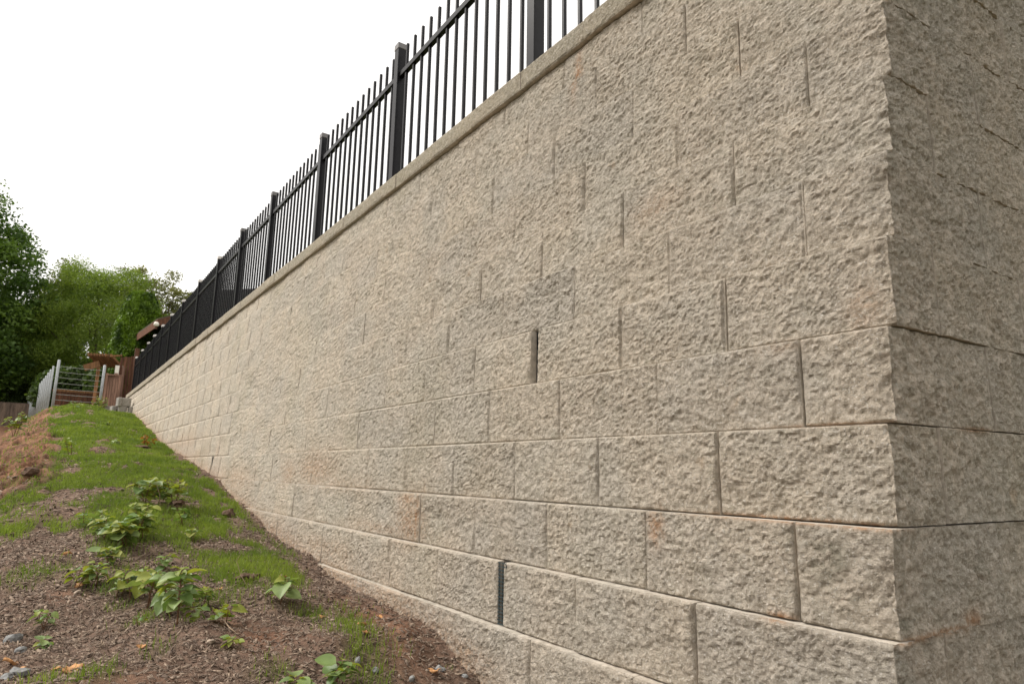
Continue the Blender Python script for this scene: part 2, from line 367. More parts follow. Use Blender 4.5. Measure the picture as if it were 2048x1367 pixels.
def block_geo(k, a0, a1, b0, b1, z0, z1, seed, cell_s, cell_z, depth=.10, face=0., amp=1., efade=1., lean=0., strip_w=0., ledge_round=.006, capstone=False):
    """one split-face block. Span a0..a1 (x, on the long face, <=0) or b0..b1 (distance from the arris along the short face); a corner stone has both."""
    C = corner(k) if not capstone else capC
    far = efade < .25; L0 = lambda a: (a or 0)
    S = []
    if a1 is not None: S += [(-1, t) for t in np.linspace(a0, a1, max(3, int(abs(a1-a0)/cell_s)+1))]
    if b1 is not None:
        bb = np.linspace(b0, b1, max(3, int((b1-b0)/cell_s)+1)); S += [(1, t) for t in (bb[1:] if a1 is not None else bb)]
    isc = a1 is not None and b1 is not None
    base = []; nrm = []; sc = []
    for sd_, t in S:
        if sd_ < 0: p = np.array([t+C[0] if isc or True else t, C[1]]); d = -t
        else: p = C+DB*t; d = t
        base.append(p)
        q = .5 if not isc else max(0., .5-abs(t)/.04)*1. if True else 0
        n = (NA if sd_ < 0 else NB)
        if isc: o = (NB if sd_ < 0 else NA); n = n*(1-q)+o*q; n = n/np.linalg.norm(n)*(1 if q <= 0 else 1)
        nrm.append(n); sc.append(t)
    base = np.array(base); nrm = np.array(nrm); sc = np.array(sc); side = np.array([q[0] for q in S])
    ns = len(S); zz = np.linspace(z0, z1, max(3, int((z1-z0)/cell_z)+1)); nz = len(zz)
    L = np.concatenate([[0], np.cumsum(np.linalg.norm(np.diff(base, axis=0), axis=1))])
    Sg, Zg = np.meshgrid(L, zz, indexing='ij'); B = np.repeat(base, nz, 0); N = np.repeat(nrm, nz, 0)
    s_, z_ = Sg.ravel(), Zg.ravel()
    off = seed*3.71 if not far else L0(a0)
    if far and a1 is not None:
        sw = s_+a0; P = np.stack([sw, z_, 0*s_], 1); Pd = np.stack([sw*.75+z_*.5, z_*1.15-sw*.35, 0*s_], 1)
    else:
        P = np.stack([s_+off, z_+off*.37, np.full(len(s_), off*1.3)], 1)
        Pd = np.stack([s_*.75+z_*.5+off, z_*1.15-s_*.35, np.full(len(s_), off)], 1)
    e_s = np.minimum(s_, L[-1]-s_); e_z = np.minimum(z_-z0, z1-z_)
    jag = .005*(vn(P, 70, 3)-.3)
    dist_near = 1. if efade > .5 else 0.
    ef = efade*np.where(np.repeat(side, nz) < 0, 1., .12)
    ms = sm(-.002, .011, e_s+jag); ms = ms+(1-ms)*(1-np.maximum(ef, .9*(dist_near > 0)))*.9; mz = sm(-.002, .007, e_z+jag*.7); m = ms*(mz+(1-mz)*(1-ef)*.9)
    strip = (1-sm(strip_w*.55, strip_w, (L[-1]-s_)+.0015*(vn(P, 60, 33)-.5))) if (a1 is not None and b1 is None and strip_w > 0) else 0*s_
    ampv = amp*np.where(np.repeat(side, nz) < 0, 1., 1.3)
    big = (fbm(Pd, 5.5, 2, 1)-.5)*.018
    wx = Pd+.010*np.stack([vn(P, 30, 21), vn(P, 30, 22), P[:, 2]*0], 1)
    mid = (np.abs(fbm(wx, 24, 3, 4)-.5)*2)*-.0065+(fbm(P, 42, 2, 14)-.5)*.005
    rid = 1-np.abs(2*vn(wx, 58, 8)-1); rid2 = 1-np.abs(2*vn(P, 115, 9)-1)
    fine = (rid-.6)*.0026+(vn(P, 90, 9)-.5)*.0040+(vn(P, 165, 12)-.5)*.0050
    d = face+(1-strip)*(ampv*((.005*ef+big+mid)*m+fine*(.35+.65*m)) -.003*(1-sm(0, .004, e_z))*amp*ef)-.0025*strip
    d = d+lean*BAT*(1-(z_-z0)/(z1-z0))*(np.repeat(side, nz) < 0)
    if isc: d = d-np.repeat(np.exp(-(sc/.022)**2), nz)*(.010*sm(.50, .78, fbm(np.c_[z_*0+off, z_, z_*0], 16, 3, 41))+.004)
    X = B+N*d[:, None]
    V = np.c_[X, z_]
    Ig = np.arange(ns*nz).reshape(ns, nz)
    F = np.stack([Ig[:-1, :-1], Ig[1:, :-1], Ig[1:, 1:], Ig[:-1, 1:]], -1).reshape(-1, 4)
    # returns going back into the wall
    ring = np.concatenate([Ig[:, 0], Ig[-1, 1:], Ig[-2::-1, -1], Ig[0, -2:0:-1]])
    rb = V[ring].copy(); rb[:, :2] = B[ring]-N[ring]*depth
    if isc:
        cc = np.abs(np.repeat(sc, nz)[ring]) < depth
        inner = C-NA*depth-NB*depth
        rb[cc, :2] = inner
    # first a small arris ring so the edge is worn, then the back
    n0 = len(V); nr = len(ring); ra = V[ring].copy(); ra[:, :2] -= N[ring]*ledge_round
    mid_s = L[-1]/2
    V = np.concatenate([V, ra, rb]); j = np.arange(nr); jn = (j+1) % nr
    F2 = np.stack([ring[jn], ring[j], n0+j, n0+jn], 1); F3 = np.stack([n0+jn, n0+j, n0+nr+j, n0+nr+jn], 1)
    st_s = np.repeat(sc, nz); sd2 = np.repeat(side, nz)
    stain = np.where(sd2 < 0, gauss(STAINS, st_s, z_), gauss(STAINB, st_s, z_)); olive_tint = np.where(sd2 < 0, gauss(MOSS, st_s, z_), gauss(MOSSB, st_s, z_))
    olive_tint = np.maximum(olive_tint, np.where(sd2 > 0, .36, .0))  # short face as a whole gets a darker olive tint besides the moss spots
    stain = np.where(sd2 < 0, np.maximum(stain, .55*np.exp(-np.clip(z_-zg(X[:, 0], 0.), 0, 9)/.07)), stain)
    stain = np.concatenate([stain, stain[ring], stain[ring]]); olive_tint = np.concatenate([olive_tint, olive_tint[ring], olive_tint[ring]*0])
    rs = np.random.RandomState(seed % 99991); tone = np.full(len(V), rs.rand())
    sm_ = np.concatenate([np.zeros(len(F), bool), np.zeros(len(F2)+len(F3), bool)])
    return V, F, F2, F3, stain, olive_tint, tone, sm_

wall = empty('retaining_wall', (0, 0, 0), label='tall tan split-face concrete block retaining wall with a projecting cap', cat='wall')
capC = corner(9)+np.array([.028, -.034]); CAPZ0, CAPZ1 = 1.985, 2.075
WEEP = {(-1, 2): .034, (3, 2): .042, (1, 14): .05}
jobs = []   # (order, kwargs)
for k in range(-6, 10):
    odd = (k % 2); z0 = H*k+.0004 ; z1 = H*(k+1)-.0010
    if k == 9: z1 = CAPZ0-.002
    js = [.2+.0 if not odd else .415]; rs = np.random.RandomState(100+k)
    i = 0
    while js[-1] < -WEND-.05:
        js.append(js[-1]+BW+rs.uniform(-.006, .006) if not (k == 3 and i == 0) else js[-1]+.385); i += 1
    js[-1] = -WEND
    if k == 1: js[14] = 6.40
    if k == -1: js = [.456-.0, .891, 1.262, 1.72]+[1.72+BW*q for q in range(1, 60) if 1.72+BW*q < 18.9]+[18.9]
    if k == -2: js = [.2, .635, 1.074, 1.516, 1.959]+[1.959+BW*q for q in range(1, 60) if 1.959+BW*q < 18.9]+[18.9]
    ret = .42 if not odd else .185
    jobs.append((0., dict(k=k, a0=-js[0]+.003, a1=0., b0=0., b1=ret-.003, z0=z0+(.0018 if k in (1, 2, 3, 7) else 0), z1=z1)))
    for i in range(len(js)-1):
        xc = -(js[i]+js[i+1])/2
        if H*(k+1)+.02 < float(zg(xc, BAT*(k+1))) - .03: continue
        g0 = WEEP.get((k, i-0), 0)            # slot on the right-hand end
        g1 = .0012
        jobs.append((-xc, dict(k=k, a0=-js[i+1]+g1, a1=-js[i]-rs.choice([.0012, .002, .0035] if js[i] < 4 else [.0008])-g0, b0=None, b1=None, z0=z0, z1=z1)))
    t = ret; q = 0
    while t < 3.4:
        t2 = min(t+BW, 3.6); 
        jobs.append((1.0+t, dict(k=k, a0=None, a1=None, b0=t+.003, b1=t2-.003, z0=z0+(.0 if k not in (1, 2, 3, 7) else .0028), z1=z1+.0006)))
        t = t2
jobs.sort(key=lambda q: q[0])
stuffV = []; stuffF = []; sA = []; nst = 0; nparts = 0
def emit(name, geo, mat, parent):
    V, F, F2, F3, st, mo, to, smt = geo
    c = V.mean(0)
    me = mesh_np(name, V-c, [np.concatenate([F, F2, F3])], mat, smt, {'stain': st, 'olive_tint': mo, 'tone': to}, (M_LEDGE, np.r_[np.zeros(len(F)), np.ones(len(F2)+len(F3))]))
    return link(name, me, parent, tuple(c))
for n, (o, kw) in enumerate(jobs):
    kw = dict(kw); xc = kw['a1'] if kw['a1'] is not None else 0.
    dist = math.hypot(.66-xc, 1.35+(kw['b0'] or 0)); dist = max(dist, 1.2)
    seen = (H*(kw['k']+1) > float(zg(xc-.2, 0))-.05) or kw['k'] >= -2
    cz = max(.0036, .0024*dist); cs = cz*(1.05 if dist < 2.2 else min(3., dist/2.1))
    if kw['b0'] and kw['b0'] > .9: cz = cs = .012
    if not seen: cz = cs = .02
    if kw['k'] < -3: cz = cs = .02
    rq = np.random.RandomState(n)
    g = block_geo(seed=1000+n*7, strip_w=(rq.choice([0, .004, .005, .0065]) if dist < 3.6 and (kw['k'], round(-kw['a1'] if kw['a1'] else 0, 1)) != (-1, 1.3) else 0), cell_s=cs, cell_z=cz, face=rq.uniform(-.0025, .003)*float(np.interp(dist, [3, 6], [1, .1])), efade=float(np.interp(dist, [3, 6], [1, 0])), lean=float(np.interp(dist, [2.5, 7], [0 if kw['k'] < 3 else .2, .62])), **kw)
    if nparts < 286:
        emit('concrete_block', g, M_BLOCK, wall); nparts += 1
    else:
        V, F, F2, F3, st, mo, to, smt = g
        stuffV.append(V); stuffF.append(np.concatenate([F, F2, F3])+nst); sA.append((st, mo, to)); nst += len(V)
if stuffV:
    o = link('distant_blocks', mesh_np('distant_blocks', np.concatenate(stuffV), [np.concatenate(stuffF)], M_BLOCK, False,
        {'stain': np.concatenate([a[0] for a in sA]), 'olive_tint': np.concatenate([a[1] for a in sA]), 'tone': np.concatenate([a[2] for a in sA])}), wall); o['kind'] = 'stuff'
# solid core behind the blocks, coloured near-black so the joint gaps look shaded
m = MB()
zb, zt = -1.3, 1.98
def arr(z, o): c = corner(z/H-1); return c-NA*o-NB*o
def flat(z, o): return BAT*(z/H)+o
a_b, a_t = arr(zb, .07), arr(zt, .07)
def wp(z, o, s): c = arr(z, o); return (c[0]+DB[0]*s, c[1]+DB[1]*s, z)
def ap(z, o, x): return (x, arr(z, o)[1], z)
for (zA, zB) in ((zb, zt),):
    V = [ap(zA, .07, WEND+.01), (a_b[0], a_b[1], zA), wp(zA, .07, 3.5), wp(zA, .40, 3.3), (arr(zA, .4)[0], arr(zA, .4)[1], zA), ap(zA, .4, WEND+.01),
         ap(zB, .07, WEND+.01), (a_t[0], a_t[1], zB), wp(zB, .07, 3.5), wp(zB, .40, 3.3), (arr(zB, .4)[0], arr(zB, .4)[1], zB), ap(zB, .4, WEND+.01)]
    m.add(V, [(i, (i+1) % 6, 6+(i+1) % 6, 6+i) for i in range(6)]+[(5, 4, 1, 0), (4, 3, 2, 1), (6, 7, 10, 11), (7, 8, 9, 10)])
m.obj('wall_core', M_HOLE, wall)
# added black panels that paint the slots' inner shade, and the drainage mesh
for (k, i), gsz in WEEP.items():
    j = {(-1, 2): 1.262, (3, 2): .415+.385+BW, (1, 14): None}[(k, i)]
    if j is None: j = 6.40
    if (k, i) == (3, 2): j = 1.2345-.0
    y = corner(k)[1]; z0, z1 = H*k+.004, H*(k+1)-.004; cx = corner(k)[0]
    MB().box((cx-j-gsz-.02, y+.026, z0), (cx-j+.02, y+.05, z1)).obj('slot_shade_panel', M_HOLE, wall)
    if (k, i) != (3, 2):
        m = MB(); x0, x1 = cx-j-gsz-.012, cx-j+.012
        nxw = 3; nzw = 16
        for q in range(nxw+1): x = x0+(x1-x0)*q/nxw; m.box((x-.0007, y-.001, z0), (x+.0007, y+.002, z1))
        for q in range(nzw+1): z = z0+(z1-z0)*q/nzw; m.box((x0, y-.0005, z-.0012), (x1, y+.0025, z+.0012))
        m.obj('drain_mesh', M_MESH, wall)
# cap stones
CB = .434; t = .05; n = 0
capjoints = [.30]
while capjoints[-1] < -WEND-.1: capjoints.append(capjoints[-1]+CB)
capjoints[-1] = -WEND+.03
capgeo = [dict(a0=-capjoints[0]+.0015, a1=0., b0=0., b1=.35)]+[dict(a0=-capjoints[i+1]+.002, a1=-capjoints[i]-.002, b0=None, b1=None) for i in range(len(capjoints)-1)]+[dict(a0=None, a1=None, b0=.353+CB*i, b1=.350+CB*(i+1)) for i in range(7)]
for i, kw in enumerate(capgeo):
    dist = max(1.5, math.hypot(.66-(kw['a1'] or 0), 2)); cz = max(.005, .0026*dist)
    g = block_geo(k=9, z0=CAPZ0, z1=CAPZ1, seed=9000+i*13, cell_s=cz*min(3, max(1, dist/2.1)), cell_z=cz, depth=.34, face=-.008+random.uniform(-.003, .004), amp=.55, capstone=True, ledge_round=.004, **kw)
    emit('cap_stone', g, M_CAP, wall)

# ------------------------------------------------------------------ upper terrace behind the wall
def sheet(name, x0, x1, y0, y1, z, mat, n=24, amp=.02):
    X, Y = np.meshgrid(np.linspace(x0, x1, n), np.linspace(y0, y1, n), indexing='ij'); x, y = X.ravel(), Y.ravel()
    zz = z+(fbm(P2(x, y), .8, 3, 5)-.5)*amp; I = np.arange(n*n).reshape(n, n)
    return mesh_np(name, np.c_[x, y, zz], np.stack([I[:-1, :-1], I[1:, :-1], I[1:, 1:], I[:-1, 1:]], -1).reshape(-1, 4), mat, True, {'Col': np.tile([.08, .10, .03], (n*n, 1))})
tag(link('upper_lawn', sheet('upper_lawn', -70, -.25, .55, 40, 2.0, M_SOIL, 30)), kind='structure')

# ------------------------------------------------------------------ black metal fence on the wall
fence = empty('metal_fence', (0, .35, 2.0), label='black iron picket fence standing on top of the retaining wall', cat='fence')
PX = [-.08,-1.58,-3.115,-4.63,-6.15,-7.48,-8.78,-10.15,-11.6,-12.85,-14.0,-15.2,-16.2,-17.3,-18.55]
def ftop(x): return np.interp(x, [-18.6, -8, 0], [3.04, 3.145, 3.145])-2.0
pm = MB().box((-.031, -.031, 0), (.031, .031, 1.085), .003).me('post', M_IRON)
pcm = MB().box((-.034, -.034, 1.055), (.034, .034, 1.095), .003); pcm.add([(-.034, -.034, 1.0945), (.034, -.034, 1.0945), (.034, .034, 1.0945), (-.034, .034, 1.0945), (0, 0, 1.108)], [(0, 1, 4), (1, 2, 4), (2, 3, 4), (3, 0, 4)])
pcn = pcm.me('post_cap', M_CAPG); pcm = pcm.me('post_cap', M_CAPW)
for i, x in enumerate(PX):
    p = link('post', pm, fence, (x, 0, float(ftop(x))-1.095)); c = link('post_cap', pcm if i > 5 else pcn, p)

km = MB().box((-.0085, -.0085, .0), (.0085, .0085, 1.0), .0015).me('picket', M_IRON)
x = -.08-.108
pos = []
for a, b in zip(PX[:-1], PX[1:]):
    n = max(8, round((a-b)/.108)); 
    for q in range(1, n): pos.append((a+(b-a)*q/n, (a, b)))
for x, _ in pos: link('picket', km, fence, (x, 0, float(ftop(x))-1.045))
for a, b in zip(PX[:-1], PX[1:]):
    for nm, zo in (('top_rail', -.235), ('bottom_rail', -1.03)):
        za, zb_ = float(ftop(a))+zo, float(ftop(b))+zo; m = MB(); L = (a-b)-.062
        ang = math.atan2(za-zb_, a-b)
        m.box((-L/2, -.016, -.019), (L/2, .016, .019), .002, Matrix.Rotation(-ang, 4, 'Y'))
        m.obj(nm, M_IRON, fence, ((a+b)/2, 0, (za+zb_)/2))

# ------------------------------------------------------------------ grey concrete blocks piled at the far end of the wall
def loose_block(x, y, z, sx, sy, sz, rz, label):
    m = MB(); m.box((-sx/2, -sy/2, 0), (sx/2, sy/2, sz), .012)
    o = m.obj('concrete_block', M_GREYC); o.location = (x, y, z); o.rotation_euler = (random.uniform(-.02, .02), random.uniform(-.03, .03), rz)
    return tag(o, label, 'block', 'spare blocks piled at the far end of the wall')
bz = zat(-16.6, .0)
loose_block(-16.6, .01, bz-.02, .30, .17, .19, .05, 'grey loose concrete block lying lowest and widest in the far pile')
loose_block(-16.5, .17, bz-.04, .30, .08, .20, .0, 'narrow grey block standing in the pile against the wall')
loose_block(-16.6, .075, bz+.165, .30, .19, .19, -.03, 'broad grey block resting on top of the far pile')
loose_block(-16.55, -.065, bz+.165, .28, .07, .20, .1, 'thin block on end at the upper left of the far pile')
loose_block(-16.7, -.15, bz-.02, .30, .08, .20, .1, 'small grey block beside the wooden gate foot')
loose_block(-18.6, -.16, zat(-18.6, -.2)+.02, .35, .26, .22, 0, 'pale concrete block under the wooden gate panel')

# ------------------------------------------------------------------ galvanised post fence on a low curb
def wireZ(x): return np.interp(x, [-38, -20], [2.26, 1.76])
cb = MB()
cb.box((-20.25, -1.45, .9), (-20.05, -.1, 1.68)); 
o = tag(cb.obj('concrete_curb', M_GREYC), 'low grey concrete curb under the short run of galvanised posts', 'curb')
cb = MB(); V = []
for s in (0, 1):
    x = (-20.05, -38)[s]; y = (-1.28, -2.2)[s]; z = float(wireZ(x))-.05
    V += [(x, y-.12, z-1.0), (x, y+.12, z-1.0), (x, y+.12, z), (x, y-.12, z)]
cb.add(V, [(0, 1, 2, 3), (7, 6, 5, 4), (0, 4, 5, 1), (1, 5, 6, 2), (2, 6, 7, 3), (3, 7, 4, 0)])
tag(cb.obj('concrete_curb', M_GREYC), 'long sloping concrete curb carrying the receding row of galvanised posts', 'curb')
wf = empty('wire_fence', (-20.1, -1.27, 1.68), label='galvanised post fence with thin horizontal cables at the end of the bank', cat='fence')
def gpost(x, y, z, h, r_=.034):
    m = MB().tube([(0, 0, 0), (0, 0, h*.5), (0, 0, h), (0, 0, h+.018)], [r_, r_, r_, r_*.5], 10)
    m.obj('post', M_GALV, wf, (x+20.1, y+1.27, z-1.68), True)
gpost(-20.1, -1.27, 1.68, 1.30); gpost(-20.15, -.24, 1.68, 1.27)
N = 17
for i in range(1, N):
    f = i/(N-1); x = -20.1-.6-17.3*f**1.0; y = np.interp(x, [-38, -20.1], [-2.2, -1.29]); z = float(wireZ(x))-.06
    gpost(x, y, z, 1.27-.14*f, .025)
for q in range(8):
    z = .13+q*.145
    MB().tube([(0, 0, z), (-.03, .52, z-.012), (-.05, 1.03, z-.012)], .0065, 5).obj('cable', M_WIRE, wf)

# ------------------------------------------------------------------ wooden things at the end
def board_panel(root, name, mat, p0, p1, z0, z1, n, th=.022, jitter=.01, gap=.006, tops=None):
    p0, p1 = Vector((*p0, 0)), Vector((*p1, 0)); d = (p1-p0); L = d.length; ang = math.atan2(d.y, d.x); w_ = L/n
    for i in range(n):
        m = MB(); h = (z1-z0)+random.uniform(-jitter, jitter)+(0 if tops is None else tops(i/n))
        m.box((gap/2, -th/2, 0), (w_-gap/2, th/2, h), .002)
        o = m.obj(name, mat, root); o.location = tuple(p0+d*(i/n)+Vector((0, 0, z0))-root.location); o.rotation_euler = (0, 0, ang)
gate = empty('wooden_gate', (-19.2, -.05, 1.78), label='pinkish brown board gate between the galvanised post and the wall end', cat='gate')
board_panel(gate, 'board', M_WOODP, (-19.2, -.19), (-19.1, .115), 1.80, 2.60, 5, jitter=.004)
MB().box((-.03, -.165, .03), (.0, .165, .12)).obj('rail', M_WOODP, gate); MB().box((-.03, -.16, .62), (.0, .17, .70)).obj('rail', M_WOODP, gate)
MB().box((.02, -.15, .80), (.11, .19, .835)).obj('top_board', M_WOODP, gate); MB().box((.0, -.185, 0), (.05, -.14, .86)).obj('gate_post', M_WOODP, gate)
tp = empty('wooden_screen', (-19.4, .06, 1.9), label='tall dark reddish plank screen with a sloping top behind the gate', cat='screen')
board_panel(tp, 'board', M_WOODR, (-19.4, .05), (-19.35, .36), 1.9, 3.12, 4, tops=lambda f: .05*f)
MB().box((-.06, -.03, 1.22), (.06, .24, 1.26), 0, Matrix.Rotation(.18, 4, 'X')).obj('top_board', M_WOODO, tp)
MB().box((.02, -.10, .0), (.08, -.02, .78)).obj('short_post', M_WOODP, tp); MB().box((.02, .06, 0), (.07, .12, .95)).obj('brace', M_WOODP, tp)
pp = MB().box((-.04, -.05, 0), (.04, .05, 1.45), .004).obj('wooden_post', M_WOODR); pp.location = (-19.25, .40, 1.92); pp.rotation_euler = (0, 0, .1)
tag(pp, 'tall square red brown post right beside the end of the iron fence', 'post')
# arbor
ar = empty('garden_arbor', (-23.5, -.17, 2.0), label='small orange cedar arbor with a slatted top on posts', cat='arbor')
MB().box((-.05, -.10, 0), (.05, -.01, 1.30), .004).obj('post', M_WOODO, ar)
MB().box((-.55, .10, 0), (-.45, .19, 1.50), .004).obj('post', M_WOODO, ar)
MB().box((-.06, -.30, 1.15), (.03, .12, 1.34), 0, Matrix.Rotation(.42, 4, 'X') @ Matrix.Translation((0, .0, -.02))).obj('beam', M_WOODO, ar).location = (.30, .33, .22)
for i in range(9):
    o = MB().box((-1.1, -.018, -.045), (.5, .018, .045), .003).obj('slat', M_WOODO, ar); o.location = (-.12, -.25+i*.075, 1.60+.004*i); o.rotation_euler = (.1, -.09, -.28)
# low brown fence behind the cables
lf = empty('board_fence', (-26, -.6, 2.0), label='reddish brown board fence seen through the cables below the arbor', cat='fence')
board_panel(lf, 'board', M_WOODD, (-26, -1.30), (-26, .6), 1.85, 2.72, 14, jitter=.006)
MB().box((.0, -.72, .70), (.04, 1.2, .78)).obj('rail', M_WOODO, lf); 
gf = empty('board_fence', (-36, -3, 1.6), label='weathered grey board fence at the far left under the maple', cat='fence')
board_panel(gf, 'board', M_WOODG, (-36, -6.2), (-35.6, -1.9), 1.7, 2.93, 26, jitter=.008)
MB().box((.03, -3.2, 1.30), (.10, 1.2, 1.38)).obj('rail', M_WOODG, gf); MB().box((.02, -3.2, .34), (.07, 1.2, .46)).obj('rail', M_WOODG, gf)
# pale panel glimpsed behind
o = MB().box((-.03, -.13, -.2), (.03, .08, .2), .004).obj('white_panel', M_GLASS, None, (-23.2, .33, 3.18)); tag(o, 'small white panel glimpsed between the gate and the tall plank screen', 'panel')
# shed
sh = empty('garden_shed', (-23.2, 1.2, 2.0), 0.08, label='red brown shed with overhanging gable roof behind the iron fence', cat='shed')
def shb(name, mat, a, b, M=None): return MB().box(a, b, 0, M).obj(name, mat, sh)
MB().box((-3.6, .48, 0), (-.45, 3.6, 2.75)).obj('wall', M_WOODD, sh)
for i in range(20): MB().box((-.449, .48, .05+i*.135), (-.425, 3.6, .05+i*.135+.125), 0, Matrix.Rotation(0, 4, 'X')).obj('siding_board', M_WOODR, sh)
RA = math.atan2(1.0, 2.1)
def roofpt(y): return 3.02+(y)*math.tan(RA) if y <= 2.05 else 3.02+(4.1-y)*math.tan(RA)
m = MB(); m.add([(.1, -.02, roofpt(-.02)), (.1, 2.05, roofpt(2.05)), (.1, 4.12, roofpt(4.12)), (-3.9, -.02, roofpt(-.02)), (-3.9, 2.05, roofpt(2.05)), (-3.9, 4.12, roofpt(4.12)),
   (.1, -.02, roofpt(-.02)-.05), (.1, 2.05, roofpt(2.05)-.05), (.1, 4.12, roofpt(4.12)-.05), (-3.9, -.02, roofpt(-.02)-.05), (-3.9, 2.05, roofpt(2.05)-.05), (-3.9, 4.12, roofpt(4.12)-.05)],
   [(0, 1, 4, 3), (1, 2, 5, 4), (6, 9, 10, 7), (7, 10, 11, 8), (0, 6, 7, 1), (1, 7, 8, 2), (3, 4, 10, 9), (4, 5, 11, 10), (0, 3, 9, 6), (2, 8, 11, 5)])
m.obj('roof', M_ROOFB, sh)
m = MB(); m.add([(.07, .0, roofpt(0)-.052), (.07, 2.05, roofpt(2.05)-.052), (.07, 2.05, roofpt(2.05)-.27), (.07, .0, roofpt(0)-.27), (.11, .0, roofpt(0)-.052), (.11, 2.05, roofpt(2.05)-.052), (.11, 2.05, roofpt(2.05)-.27), (.11, .0, roofpt(0)-.27)], [(0, 1, 2, 3), (7, 6, 5, 4), (0, 4, 5, 1), (1, 5, 6, 2), (2, 6, 7, 3), (3, 7, 4, 0)])
m.obj('barge_board', M_WOODR, sh)
MB().box((-3.88, -.03, 2.72), (.11, .0, 2.955)).obj('eave_board', M_WOODR, sh)
m = MB(); m.add([(-.46, .5, 2.74), (-.46, 3.6, 2.74), (-.46, 2.05, roofpt(2.05)-.1), (-.43, .5, 2.74), (-.43, 3.6, 2.74), (-.43, 2.05, roofpt(2.05)-.1)], [(0, 1, 2), (5, 4, 3), (0, 3, 4, 1), (1, 4, 5, 2), (2, 5, 3, 0)]); m.obj('gable', M_WOODR, sh)
shb('corner_post', M_WOODR, (.0, .02, 0), (.09, .10, 2.7)).location = (-3.7, 0, 0)
# lamp on the shed corner
lm_ = empty('globe_lamp', (-23.02, 1.17, 4.80), label='small round white lamp on the front corner of the shed roof', cat='lamp')
import bmesh
def ico(r, sub=2, sc=(1, 1, 1), noise=0, seed=0, mat=None, name='globe', smooth=True):
    bm = bmesh.new(); bmesh.ops.create_icosphere(bm, subdivisions=sub, radius=r)
    me = bpy.data.meshes.new(name); bm.to_mesh(me); bm.free()
    co = np.zeros(len(me.vertices)*3, np.float32); me.vertices.foreach_get('co', co); co = co.reshape(-1, 3)
    if noise: co = co*(1+noise*(2*fbm(co/r+seed*7.3+50, 1.3, 3, seed)-1))[:, None]
    co = co*np.array(sc); me.vertices.foreach_set('co', co.astype(np.float32).ravel()); me.update()
    if smooth: me.polygons.foreach_set('use_smooth', [True]*len(me.polygons))
    if mat: me.materials.append(mat)
    return me
link('globe', ico(.085, 2, mat=M_GLASS), lm_); MB().box((-.03, -.03, -.15), (.03, .03, -.07)).obj('bracket', M_WOODR, lm_)
# dark roofed house behind the fence
hs = empty('house', (-26, 7, 2.0), label='grey house with a low dark roof seen through the iron fence pickets', cat='house')
MB().box((-4, -4.2, 0), (2.6, 7, 3.7)).obj('wall', M_SIDING, hs)
m = MB(); rr = lambda y: 4.15+(y+4.4)*.235
m.add([(3.0, -4.6, rr(-4.6)), (3.0, 1.5, rr(1.5)), (3.0, 7.6, rr(-4.6)), (-4.4, -4.6, rr(-4.6)), (-4.4, 1.5, rr(1.5)), (-4.4, 7.6, rr(-4.6)),
       (3.0, -4.6, rr(-4.6)-.3), (3.0, 1.5, rr(1.5)-.3), (3.0, 7.6, rr(-4.6)-.3), (-4.4, -4.6, rr(-4.6)-.3), (-4.4, 1.5, rr(1.5)-.3), (-4.4, 7.6, rr(-4.6)-.3)],
      [(0, 1, 4, 3), (1, 2, 5, 4), (6, 9, 10, 7), (7, 10, 11, 8), (0, 6, 7, 1), (1, 7, 8, 2), (3, 4, 10, 9), (4, 5, 11, 10), (0, 3, 9, 6), (2, 8, 11, 5)])
m.obj('roof', M_ROOF, hs)
for yy in (-3, 0, 3): MB().box((2.6, yy, 1.2), (2.64, yy+1.2, 2.5)).obj('window', M_ROOF, hs)

